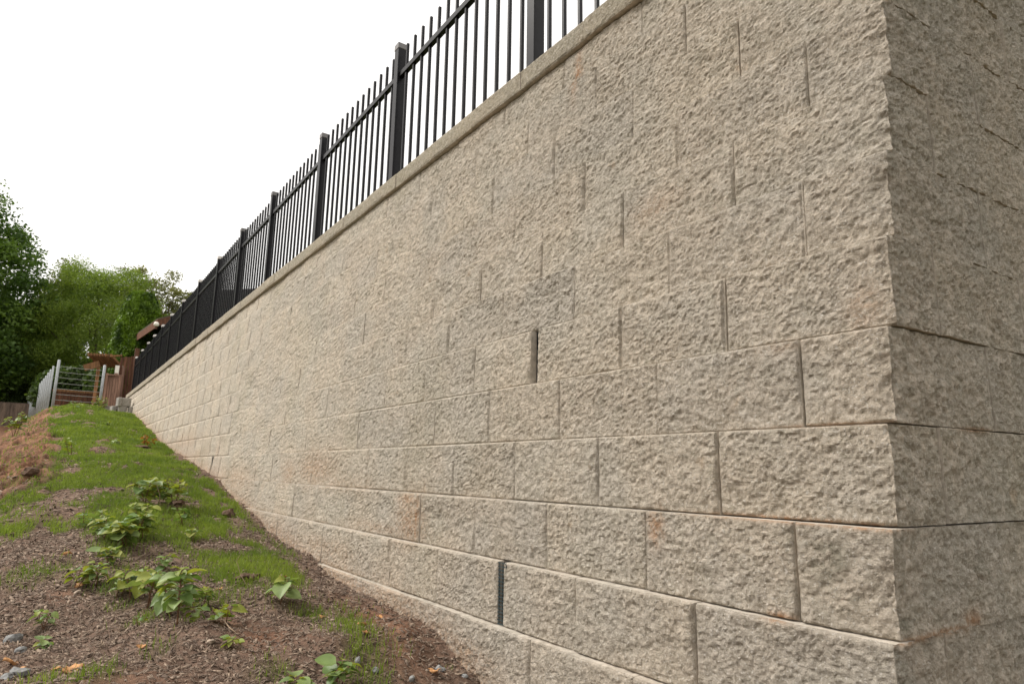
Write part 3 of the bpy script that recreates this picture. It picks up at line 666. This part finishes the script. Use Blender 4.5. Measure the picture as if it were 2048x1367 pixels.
# ------------------------------------------------------------------ foliage
def leaf_cloud(C, nrm_bias, size, aspect, v, up=0.0):
    """rhombus leaves at centres C"""
    n = len(C); a = rng.normal(size=(n, 3)); a += nrm_bias; a /= np.linalg.norm(a, axis=1)[:, None]
    r = rng.normal(size=(n, 3)); r[:, 2] -= up; t = np.cross(a, r); t /= np.linalg.norm(t, axis=1)[:, None]+1e-9; b = np.cross(a, t)
    s = (size*rng.uniform(.6, 1.35, n))[:, None]
    V = np.stack([C-b*s, C+t*s*aspect+a*s*.12, C+b*s, C-t*s*aspect+a*s*.12], 1).reshape(-1, 3)
    F = np.arange(4*n).reshape(n, 4)
    return V, F, np.repeat(v, 4)
def tree(name, label, cat, base, H_, ctr, rad, nclump, nleaf, lsize, mat, seed, group=None, cr=.55, droop=0., trunk_r=.2, aspect=.6, shell=.55, spike=0., cone=0., zmin=None):
    r = np.random.RandomState(seed); root = empty(name, base, label=label, cat=cat, group=group)
    ctr = np.array(ctr, float); rad = np.array(rad, float)
    d = r.normal(size=(nclump, 3)); d /= np.linalg.norm(d, axis=1)[:, None]
    rr = shell+(1-shell)*r.rand(nclump)**.6
    lump = .70+.55*fbm(d*1.0+10+seed, 1.6, 3, seed)
    cc = ctr+d*rad*(rr*lump)[:, None]
    if cone: cc[:, :2] = ctr[:2]+(cc[:, :2]-ctr[:2])*(1-cone*np.clip(d[:, 2:3], 0, 1)*rr[:, None])
    if zmin: cc[:, 2] = np.maximum(cc[:, 2], zmin+r.rand(nclump)*1.5)
    if spike: cc[:, 2] += spike*(r.rand(nclump)**3)*(d[:, 2] > .3)
    # limbs
    m = MB(); top = (ctr-np.array(base)); 
    tp_ = [(0, 0, 0), (r.uniform(-.1, .1), r.uniform(-.1, .1), top[2]*.35), (top[0]*.6, top[1]*.6, top[2]*.75), (top[0], top[1], top[2]+rad[2]*.45)]
    m.tube(tp_, [trunk_r*1.15, trunk_r*.85, trunk_r*.6, trunk_r*.2], 9); m.obj('trunk', M_BARK, root, None, True)
    for q in range(7):
        e = cc[r.randint(nclump)]-np.array(base); f = r.uniform(.35, .8); s = Vector((top[0]*f*.7, top[1]*f*.7, top[2]*f)); e = Vector(e)
        mid = s.lerp(e, .5)+Vector((0, 0, .3)); MB().tube([s, mid, e], [trunk_r*.4, trunk_r*.25, trunk_r*.06], 6).obj('limb', M_BARK, root, None, True)
    per = nleaf//nclump; Cn = np.repeat(cc, per, 0); k = len(Cn)
    g = r.normal(size=(k, 3)); g /= np.linalg.norm(g, axis=1)[:, None]; g *= (r.rand(k)**.45)[:, None]*cr*np.repeat(r.uniform(.6, 1.35, nclump), per)[:, None]
    g[:, 2] *= .75; g[:, 2] -= droop*np.abs(g[:, 0])
    C = Cn+g-np.array(base)
    v = np.clip(np.repeat(r.rand(nclump), per)*.75+r.rand(k)*.25, 0, 1)
    V, F, vv = leaf_cloud(C, np.array([0, 0, .6]), lsize, aspect, v, up=droop*2)
    o = link('crown', mesh_np('crown', V, [F], mat, False, {'v': vv}), root); return root
G = 'trees beyond the end of the wall'
tree('maple_tree', 'tall dark green maple rising highest at the left edge', 'tree', (-38, -7.2, 1.0), 12, (-38, -6.9, 7.6), (4., 5.1, 7.6), 620, 105000, .085, M_MAPLE, 3, G, .8, trunk_r=.3, cone=.45, zmin=3.6)
tree('maple_tree', 'dark broad tree filling the far left below the maple crown', 'tree', (-41.5, -4.6, 1.0), 7, (-41.5, -4.2, 5.6), (3., 3.2, 3.2), 300, 36000, .09, M_MAPLE, 5, G, .75)
tree('locust_tree', 'bright light green feathery tree left of the shed', 'tree', (-37, .2, 1.4), 9, (-37, .05, 6.5), (3.0, 2.6, 3.7), 420, 110000, .055, M_WILLOW, 8, G, .62, droop=.5, aspect=.35)
tree('locust_tree', 'feathery green tree low behind the arbor', 'tree', (-40.5, -2.4, 1.4), 6, (-40.5, -2.2, 5.2), (2.2, 2.3, 2.7), 240, 50000, .055, M_WILLOW, 9, G, .6, droop=.4, aspect=.35)
tree('olive_tree', 'sparse olive green tree rising above the shed behind the fence', 'tree', (-48, 3.4, 1.5), 12, (-48, 3.4, 9.3), (2.6, 3.2, 3.5), 190, 34000, .085, M_OLIVE, 12, G, .75, shell=.25, spike=1.0)
tree('olive_tree', 'thin topped tree just showing above the light green crown', 'tree', (-47, -1.5, 1.5), 10, (-47, -1.2, 9.2), (2.2, 1.9, 3.0), 110, 18000, .08, M_OLIVE, 14, G, .6, shell=.3, spike=.8)
# arborvitae
def conifer(label, base, H_, R, seed, n=42000):
    r = np.random.RandomState(seed); root = empty('arborvitae', base, label=label, cat='shrub', group='arborvitae shrubs behind the shed')
    t = r.rand(n); th = r.rand(n)*2*np.pi; pr = R*np.sin(np.pi*np.clip(t*.78+.19, 0, 1))**.40
    lump = .86+.28*fbm(np.c_[np.cos(th)*1.5+5, np.sin(th)*1.5+5, t*5], 1.5, 3, seed); rr = pr*lump*(.80+.2*r.rand(n))
    C = np.c_[np.cos(th)*rr, np.sin(th)*rr, t*H_+.05]
    V, F, vv = leaf_cloud(C, np.array([0, 0, .2])+np.c_[np.cos(th), np.sin(th), th*0]*.8, .05, .4, np.clip(1.9*(fbm(C*np.array([1, 1, .5]), 4.5, 3, seed)-.5)+.35+.3*r.rand(n), 0, 1), up=-2)
    link('crown', mesh_np('crown', V, [F], M_ARBOR, False, {'v': vv}), root)
    MB().tube([(0, 0, -.1), (0, 0, H_*.85)], [.12, .03], 8).obj('trunk', M_BARK, root)
conifer('dense dark green arborvitae bulging above the left end of the shed roof', (-27.0, 1.05, 2.0), 4.6, .92, 1)
conifer('lower arborvitae peeking over the shed roof to the right', (-28.5, 2.35, 2.0), 4.2, .75, 2)
# dark shrubs with white blossoms
def shrub(label, ctr, rad, n, seed, flowers=0):
    r = np.random.RandomState(seed); root = empty('shrub', (ctr[0], ctr[1], ctr[2]-rad[2]), label=label, cat='shrub', group='dark shrubs under the far trees')
    d = r.normal(size=(n, 3)); d /= np.linalg.norm(d, axis=1)[:, None]; d *= (r.rand(n)**.35)[:, None]; C = d*np.array(rad)*(.75+.5*fbm(d+9, 2.2, 3, seed))[:, None]; C[:, 2] += rad[2]
    V, F, vv = leaf_cloud(C, np.array([0, 0, .5]), .075, .6, r.rand(n)); link('foliage', mesh_np('foliage', V, [F], M_HEDGE, False, {'v': vv}), root)
    MB().tube([(0, 0, -.6), (.05, 0, rad[2])], [.06, .03], 6).obj('stem', M_BARK, root)
    if flowers:
        me = ico(.06, 1, (1, 1, .5), .3, 3, M_FLOWER, 'blossom')
        for q in range(flowers):
            p = C[r.randint(n)]; s = np.array(rad)*.9; a = r.uniform(-1.3, .9); e = r.uniform(-.4, .8)
            b = link('blossom', me, root, (s[0]*math.cos(a)*math.cos(e), s[1]*math.sin(a)*math.cos(e), rad[2]+s[2]*math.sin(e))); b.scale = [r.uniform(.7, 1.5)]*3
shrub('dark shrub dotted with white blossoms at the left edge', (-38.5, -4.6, 4.0), (1.2, 2.4, 2.0), 22000, 21, 26)
shrub('dark shrub behind the grey board fence', (-40.5, -3.0, 4.1), (1.2, 2.0, 1.9), 16000, 22, 6)
shrub('deep green shrub behind the low brown fence', (-29, -.5, 3.0), (1.0, 1.6, .95), 20000, 23)
shrub('dark undergrowth behind the receding galvanised posts', (-40, -1.2, 3.6), (1.2, 1.6, 1.6), 14000, 24)
shrub('shaded bush between the arbor and the shed', (-27.5, .3, 2.8), (.9, .75, 1.1), 12000, 25)

# ------------------------------------------------------------------ grass, mulch, pebbles
def scatter(n, x0, x1, y0, y1, dens, pw=1.):
    x = x0+(x1-x0)*rng.random(n); y = y0+(y1-y0)*rng.random(n); k = rng.random(n) < dens(x, y)**pw
    return x[k], y[k]
GVs = []; GFs = []; GAs = []; gn = 0
for (x0, x1, n, h, wd) in ((-3.9, -1.0, 90000, .036, .0013), (-6.5, -3.9, 75000, .034, .0019), (-10, -6.5, 60000, .036, .0032), (-17.5, -10, 70000, .040, .006)):
    x, y = scatter(n, x0, x1, -1.9, .2, grassy, 1.1); k = len(x); z = zr(x, y)
    lush = .55+.9*fbm(P2(x, y), 4, 3, 31); hh = h*rng.uniform(.45, 1.25, k)*lush; a = rng.random(k)*2*np.pi; l = rng.uniform(.05, .75, k)*hh
    ph = rng.random(k)*2*np.pi; ca, sa = np.cos(a), np.sin(a); wx, wy = np.cos(ph)*wd, np.sin(ph)*wd
    B0 = np.c_[x-wx, y-wy, z-.004]; B1 = np.c_[x+wx, y+wy, z-.004]
    m0 = np.c_[x+ca*l*.3-wx*.8, y+sa*l*.3-wy*.8, z+hh*.55]; m1 = np.c_[x+ca*l*.3+wx*.8, y+sa*l*.3+wy*.8, z+hh*.55]; T = np.c_[x+ca*l, y+sa*l, z+hh]
    V = np.stack([B0, B1, m1, m0, T], 1).reshape(-1, 3); i = np.arange(k)*5+gn
    GVs.append(V); GFs.append((np.stack([i, i+1, i+2, i+3], 1), np.stack([i+3, i+2, i+4], 1))); GAs.append(np.repeat(np.clip(fbm(P2(x, y), 3, 2, 61)*.9+.35*rng.random(k)-.15, 0, 1), 5)); gn += 5*k
tag(link('grass', mesh_np('grass', np.concatenate(GVs), [np.concatenate([f[0] for f in GFs]), np.concatenate([f[1] for f in GFs])], M_GRASS, False, {'v': np.concatenate(GAs)})), 'short bright green young grass sown over the upper bank', 'grass', kind='stuff')
# mulch flakes
cv = []; cf = []; ca_ = []; cn = 0
for (x0, x1, n, s) in ((-2.6, -.9, 36000, .0056), (-4.2, -2.6, 22000, .0072), (-8, -4.2, 9000, .012)):
    x, y = scatter(n, x0, x1, -1.75, .02, lambda x, y: np.clip(1-.75*clay(x, y)-.6*grassy(x, y), .05, 1)); k = len(x); z = zr(x, y)+rng.uniform(0, .006, k)
    L = s*rng.uniform(.4, 1.9, k)**1.3; W = L*rng.uniform(.12, .45, k); a = rng.normal(.5, .9, k); ti = rng.normal(0, .35, k); t2 = rng.normal(0, .4, k)
    u = np.c_[np.cos(a)*np.cos(ti), np.sin(a)*np.cos(ti), np.sin(ti)]; vv_ = np.c_[-np.sin(a), np.cos(a), t2]; nrm_ = np.cross(u, vv_)
    P = np.c_[x, y, z]; u = u*L[:, None]; vv_ = vv_*W[:, None]; th = nrm_*(W[:, None]*.35)/np.maximum(1e-6, np.linalg.norm(nrm_, axis=1))[:, None]
    Vb = np.stack([P-u-vv_*.6, P+u*.9-vv_*.5, P+u+vv_*.4, P-u*.85+vv_], 1); Vt = Vb+th[:, None, :]
    V = np.concatenate([Vb, Vt], 1).reshape(-1, 3); i = np.arange(k)*8+cn
    F = np.concatenate([np.stack([i+4, i+5, i+6, i+7], 1)]+[np.stack([i+q, i+(q+1) % 4, i+4+(q+1) % 4, i+4+q], 1) for q in range(4)])
    cv.append(V); cf.append(F); ca_.append(np.repeat(rng.random(k)**1.8, 8)); cn += 8*k
tag(link('mulch', mesh_np('mulch', np.concatenate(cv), [np.concatenate(cf)], M_CHIP, False, {'v': np.concatenate(ca_)})), 'brown shredded bark mulch and dry straw bits on bare soil', 'mulch', kind='stuff')
# crumbs of soil and small pebbles
pv = []; pf = []; pn = 0; im = ico(1, 1, noise=.35, seed=4, name='t'); pc = np.zeros(len(im.vertices)*3, np.float32); im.vertices.foreach_get('co', pc); pc = pc.reshape(-1, 3)
pt = np.array([tuple(p.vertices) for p in im.polygons]); bpy.data.meshes.remove(im)
x, y = scatter(3600, -5, -1., -1.75, .03, lambda x, y: np.clip(1-.8*grassy(x, y), .1, 1)); z = zr(x, y); k = len(x); r_ = .0018+.006*rng.random(k)**3.5
for i in range(k):
    pv.append(pc[:, [0, 1, 2]]*np.array([1, rng.uniform(.6, 1), rng.uniform(.5, .8)])*r_[i]+np.array([x[i], y[i], z[i]+r_[i]*.3])); pf.append(pt+pn); pn += len(pc)
tag(link('gravel', mesh_np('gravel', np.concatenate(pv), [np.concatenate(pf)], M_PEB, True)), 'tiny tan pebbles and soil crumbs scattered over the bare bank', 'gravel', kind='stuff')

# ------------------------------------------------------------------ individual stones, clods, dry leaves, twigs
def lump(name, x, y, r, sc, seed, mat, label, cat, group, noise=.35, sink=.3):
    o = link(name, ico(r, 2, sc, noise*2.2, seed, mat, name, smooth=False)); o.location = (x, y, zat(x, y)+r*sc[2]*(1-sink)); o.rotation_euler = (0, 0, seed*1.3); tag(o, label, cat, group)
S = 'loose stones on the bank'
lump('stone', -2.32, -1.325, .026, (1.1, .9, .7), 1, M_STONE, 'largest pale blue grey stone at the left edge of the bare soil', 'stone', S)
lump('stone', -2.15, -1.30, .018, (1, .8, .6), 2, M_STONE, 'smaller grey stone just below the largest left stone', 'stone', S)
lump('stone', -1.84, -1.30, .024, (1.1, .9, .6), 3, M_STONE, 'grey stone beside the orange dry leaf at bottom left', 'stone', S)
lump('stone', -1.80, -1.325, .018, (1.1, .9, .6), 5, M_STONE, 'flat grey stone in the bottom left corner', 'stone', S)
lump('stone', -1.44, -.43, .013, (.9, .8, 1), 6, M_STONE, 'small upright blue grey stone between the wall and the bottom weed', 'stone', S)
lump('stone', -1.41, -.38, .012, (1, 1, .7), 7, M_STONE, 'dark round pebble right of the small upright stone', 'stone', S)
lump('stone', -1.43, -.14, .016, (1.3, .9, .7), 8, M_STONE, 'mottled grey stone above the round orange leaf near the wall', 'stone', S)
lump('stone', -1.36, -.28, .011, (1, .8, .8), 9, M_STONE, 'pale pebble at the bottom edge left of the orange leaf', 'stone', S)
lump('stone', -1.37, -.08, .012, (1.2, .8, .6), 10, M_STONE, 'light stone at the foot of the wall at the bottom edge', 'stone', S)
lump('stone', -2.75, -1.13, .012, (1.2, .8, .6), 11, M_PEB, 'pale tan stone beside the low yellow weed', 'stone', S)
lump('stone', -2.05, -.78, .010, (1.2, .8, .6), 12, M_PEB, 'small round tan pebble on the mound among the weeds', 'stone', S)
lump('stone', -2.33, -.60, .012, (1.4, .8, .6), 13, M_PEB, 'pale flat pebble above the middle weeds', 'stone', S)
lump('stone', -1.77, -.80, .014, (1.4, .9, .6), 14, M_PEB, 'tan flat pebble in the bare soil at bottom centre left', 'stone', S)
D = 'clods of dark soil'
lump('soil_clod', -6.0, -1.39, .055, (1.2, .9, .6), 21, M_CLOD, 'dark soil clod in the grass at the far left', 'clod', D, .6)
lump('soil_clod', -4.45, -.18, .045, (1, .9, .7), 22, M_CLOD, 'dark clod in the grass close to the foot of the wall', 'clod', D, .6)
lump('soil_clod', -2.65, -.47, .034, (1.2, .9, .55), 23, M_CLOD, 'flat brown clod at the lower edge of the grass patch', 'clod', D, .6)
lump('soil_clod', -4.62, -.50, .07, (1.5, .8, .45), 24, M_CLOD, 'crumbly brown mound under the farthest leafy weeds', 'clod', D, .6)
lump('soil_clod', -8.9, -.30, .07, (1.4, .9, .5), 25, M_CLOD, 'brown mound below the red leaved seedling', 'clod', D, .6)
def dry_leaf(x, y, s, seed, label):
    r = np.random.RandomState(seed); n = 9; ps = []; ks = 6
    V = []; 
    for i in range(n):
        t = i/(n-1); w_ = .42*math.sin(math.pi*t**.8)*(1+.35*math.sin(seed+t*19))
        for j in range(-2, 3): V.append(((t-.5)*s, w_*s*j/2, s*(.18*abs(j/2)**2+.12*math.sin(t*5+seed)+.05*r.rand())))
    F = [(i*5+j, (i+1)*5+j, (i+1)*5+j+1, i*5+j+1) for i in range(n-1) for j in range(4)]
    m = MB(); m.add(V, F); o = m.obj('dry_leaf', M_DRY, None, (x, y, zat(x, y)+.004), True); o.rotation_euler = (r.uniform(-.3, .3), r.uniform(-.3, .3), r.uniform(0, 6))
    sd_ = o.modifiers.new('thick', 'SOLIDIFY'); sd_.thickness = .0006; tag(o, label, 'leaf', 'dry leaves on the bank')
for a in ((-1.97,-1.32,.05,1,'crumpled orange dry leaf at the left edge above the grey stones'), (-1.92,-1.30,.035,2,'smaller orange leaf scrap beside the crumpled left leaf'), (-1.78,-1.17,.055,3,'long ragged orange leaf on the lower left soil'), (-1.82,-1.21,.025,4,'tiny orange scrap left of the long ragged leaf'),
          (-1.385,-.185,.042,5,'round pale orange leaf at the bottom edge near the wall'), (-1.95,-.13,.03,6,'folded pale leaf on the clay near the wall'), (-2.83,-1.12,.05,7,'rusty leaf under the low yellow weed'), (-3.42,-1.16,.05,8,'pale fallen leaf on bare soil beside the sown grass'),
          (-1.83,-.99,.03,9,'curled buff leaf in the middle of the mulch'), (-1.75,-.29,.04,10,'brown leaf among the lower grass tufts'), (-2.05,-.33,.03,11,'buff leaf beside the small grass tuft'), (-2.6,-.33,.04,12,'yellowish leaf at the lower edge of the grass patch'), (-2.55,-.62,.035,13,'cream leaf above the two leaved weed'), (-1.62,-.33,.03,14,'orange curled leaf in the lowest grass tuft')): dry_leaf(*a)
def twig(pts, r, label):
    P = [(a, b, zat(a, b)+c) for a, b, c in pts]; o = Vector(P[0]); m = MB().tube([Vector(p)-o for p in P], r, 5); t_ = m.obj('twig', M_TWIG, None, o, True); tag(t_, label, 'twig', 'dry twigs and stalks')
twig([(-2.02,-.78,.01), (-1.93,-.73,.03), (-1.84,-.73,.012), (-1.79,-.70,.006)], [.002, .0022, .002, .0012], 'bent dry twig lying between the middle weeds')
twig([(-2.5,-.50,0), (-2.56,-.53,.06), (-2.58,-.55,.11), (-2.58,-.53,.15)], [.0016, .0015, .0012, .0007], 'curved dry stalk rising from the grass patch')
twig([(-3.6,-1.30,.006), (-3.45,-1.20,.01), (-3.35,-1.15,.006)], .0022, 'straight dry twig on the bare soil at the left')
twig([(-1.72,-.22,.004), (-1.65,-.27,.012)], .002, 'short stick near the lower grass tufts')
twig([(-4.5,-.62,0), (-4.52,-.63,.10), (-4.56,-.66,.17)], [.002, .0018, .001], 'thin dry stalk standing behind the farthest weeds')

# ------------------------------------------------------------------ leafy weeds
def leaf_mesh(name, mat, curl, seed):
    n = 8; V = []; F = []
    prof = [.0, .34, .47, .50, .45, .35, .20, .0]
    for i in range(n):
        t = i/(n-1); w_ = prof[i]; x = t-.06*(1 if i == 0 else 0); zc = -curl*t*t+.05*math.sin(t*3+seed)
        back = -.07 if i == 1 else 0
        for j in (-1, -.5, 0, .5, 1): V.append((x+back*abs(j), j*w_, zc+abs(j)*w_*.32-.04*math.sin(j*4+i+seed)*w_))
    F = [(i*5+j, (i+1)*5+j, (i+1)*5+j+1, i*5+j+1) for i in range(n-1) for j in range(4)]
    m = MB(); m.add(V, F); me = m.me(name, mat, True); return me
LG = [leaf_mesh('leaf', M_KNOT, c, i) for i, c in enumerate((.1, .25, .4, .02))]; LY = [leaf_mesh('leaf', M_KNOTY, c, i) for i, c in enumerate((.15, .35))]; LR = [leaf_mesh('leaf', M_REDL, c, i) for i, c in enumerate((.15, .35))]
def weed(x, y, h, n, s, label, seed, lean=(0, 0), stems=1, yellow=.18, red=0., spread=.5, name='leafy_weed'):
    h *= .85; spread = spread*1.35; r = np.random.RandomState(seed); z = zat(x, y); root = empty(name, (x, y, z-.004), label=label, cat='weed', group='leafy weeds on the bank')
    for q in range(stems):
        a = r.uniform(0, 6.28); hh = h*r.uniform(.7, 1.05) if q else h; sp = spread*hh*(.3 if q == 0 else r.uniform(.4, 1)); bx, by = (0, 0) if q == 0 else (r.uniform(-.03, .03), r.uniform(-.03, .03))
        pts = [Vector((bx, by, 0)), Vector((bx+math.cos(a)*sp*.3+lean[0]*.3, by+math.sin(a)*sp*.3+lean[1]*.3, hh*.45)), Vector((bx+math.cos(a)*sp*.75+lean[0]*.7, by+math.sin(a)*sp*.75+lean[1]*.7, hh*.8)), Vector((bx+math.cos(a)*sp+lean[0], by+math.sin(a)*sp+lean[1], hh))]
        sr = .0011+.012*hh
        MB().tube(pts, [sr, sr*.9, sr*.65, sr*.3], 6).obj('stem', M_STEM, root, None, True)
        m_ = max(2, int(n*2.2)//stems)
        for i in range(m_):
            f = .22+.78*(i+.5)/m_; u = f*3; k = min(2, int(u)); p = pts[k].lerp(pts[k+1], u-k)
            az = a+i*2.4+r.uniform(-.4, .4); pit = r.uniform(-.25, .55)-.2
            sz = s*(r.uniform(.5, 1.2))*.94*(1 if f < .8 else .6)
            src = (LR if r.rand() < red else LY if (r.rand() < yellow or (f > .85 and r.rand() < .6)) else LG); me = src[r.randint(len(src))]
            pe = .30*sz; e = p+Vector((math.cos(az)*pe, math.sin(az)*pe, .12*sz))
            MB().tube([p, e], [sr*.45, sr*.35], 4).obj('leaf_stalk', M_STEM, root)
            o = link('leaf', me, root, e); o.rotation_euler = (r.uniform(-.5, .5), pit, az); o.scale = (sz, sz*r.uniform(.8, 1.05), sz)
for a in (
 (-1.97,-.87,.22,15,.062,'tallest leafy weed at the middle of the bank with large heart shaped leaves',1,(.0,-.02),1,.2),
 (-2.2,-.86,.17,16,.060,'bushy weed just behind the tallest weed with broad pale leaves',2,(0,0),3,.2),
 (-2.38,-.90,.18,16,.062,'wide leafy weed with one very large upturned leaf behind the tallest',3,(0,-.03),3,.3),
 (-2.55,-.93,.13,12,.055,'mid sized weed at the back left of the central clump',4,(0,0),3,.3),
 (-2.83,-1.14,.10,9,.045,'low yellowish weed farthest left on the bare soil',5,(0,0),2,.6),
 (-2.80,-1.06,.12,10,.050,'low green weed between the yellowish weed and the central clump',6,(0,0),2,.3),
 (-2.28,-.73,.10,10,.045,'small rounded weed right of the central clump',7,(0,0),2,.1),
 (-1.98,-.80,.07,5,.050,'low weed with one large drooping leaf in front of the clump',8,(-.0,-.02),1,.3),
 (-2.02,-.70,.10,8,.050,'dark stemmed weed with broad green leaves on the mound',9,(0,0),2,.2),
 (-1.72,-.74,.04,5,.035,'small sprig at the end of the bent twig',10,(0,0),1,.4),
 (-2.25,-.44,.12,7,.070,'weed with a few very large leaves standing alone in front of the grass patch',11,(0,0),1,.1),
 (-1.33,-.54,.09,10,.055,'round leaved weed cut by the bottom edge of the picture',12,(0,0),3,.1),
 (-1.36,-.64,.05,5,.045,'low leaves left of the bottom edge weed',13,(0,0),1,.2),
 (-3.62,-.99,0.134,16,0.073,'left part of the second row of weeds in the grass',14,(0,0),3,.35),
 (-3.45,-.92,0.157,21,0.079,'largest spreading weed of the second row in the grass',15,(0,0),4,.3),
 (-3.6,-.84,0.168,19,0.067,'weed with reddish stems right of the spreading one',16,(0,0),3,.4),
 (-3.85,-.80,0.168,14,0.067,'yellow tipped weed behind the reddish stemmed one',17,(0,0),2,.6),
 (-3.15,-1.0,0.112,12,0.061,'small weed between the first and second rows',18,(0,0),2,.5),
 (-4.65,-.70,0.224,21,0.073,'leafy weed on the left of the farthest cluster',19,(0,0),3,.35),
 (-4.70,-.60,0.190,14,0.067,'leafy weed in the middle of the farthest cluster',20,(0,0),3,.4),
 (-4.68,-.50,0.224,14,0.061,'upright stemmed weed on the right of the farthest cluster',21,(0,0),3,.7),
 (-4.1,-.55,.13,7,.055,'thin weed in the grass nearer the wall',22,(0,0),2,.1),
 (-3.62,-.56,.08,6,.050,'tiny weed in front of the thin one near the wall',23,(0,0),2,.1),
 (-4.15,-1.07,.10,5,.055,'single curved seedling at the left of the grass',24,(0,0),1,.1),
 (-4.2,-.97,.09,5,.045,'small seedling beside the curved seedling',25,(0,0),1,.2),
 (-2.40,-1.24,.08,8,.032,'small pointed weed above the left grey stones',26,(0,0),2,.1),
 (-2.18,-1.24,.04,7,.035,'flat small weed right of the left grey stones',27,(0,0),2,.1),
 (-2.13,-.97,.05,4,.016,'tiny reddish shoots in the bare mulch',28,(0,0),2,.3),
 (-3.0,-.78,.10,9,.045,'small weed filling the gap on the right behind the central clump',41,(0,0),2,.2),
 (-2.62,-1.0,.09,8,.042,'short weed at the left edge of the central clump',42,(0,0),2,.3),
 (-3.95,-1.0,.12,9,.05,'low weed at the far left of the second row',43,(0,0),2,.2),
 (-7.4,-1.08,.22,9,.055,'pale sprig near the clay at the upper left of the bank',30,(0,0),2,.4),
 (-13.0,-1.75,.5,22,.10,'broad yellow green weed beyond the clay at the far left',31,(0,0),3,.4),
 (-18.4,-.33,.55,60,.075,'leafy vine at the foot of the galvanised post by the gate',32,(0,0),7,.4),
 (-17.6,-.30,.22,18,.06,'low leafy weed in front of the gate vine',33,(0,0),4,.4),
 (-11.5,-.55,.10,10,.045,'pale little plant high on the grassy bank',34,(0,0),3,.2),
 (-8.8,-.62,.10,12,.045,'pale rosette in the grass on the crest slope',35,(0,0),3,.1),
 (-14.2,-.95,.2,8,.06,'small plant on the crest below the galvanised posts',36,(0,0),2,.3)):
    weed(*a)
weed(-9.05, -.26, .20, 18, .045, 'seedling with rusty red leaves close to the foot of the wall', 29, (0, 0), 3, 0., 1.)
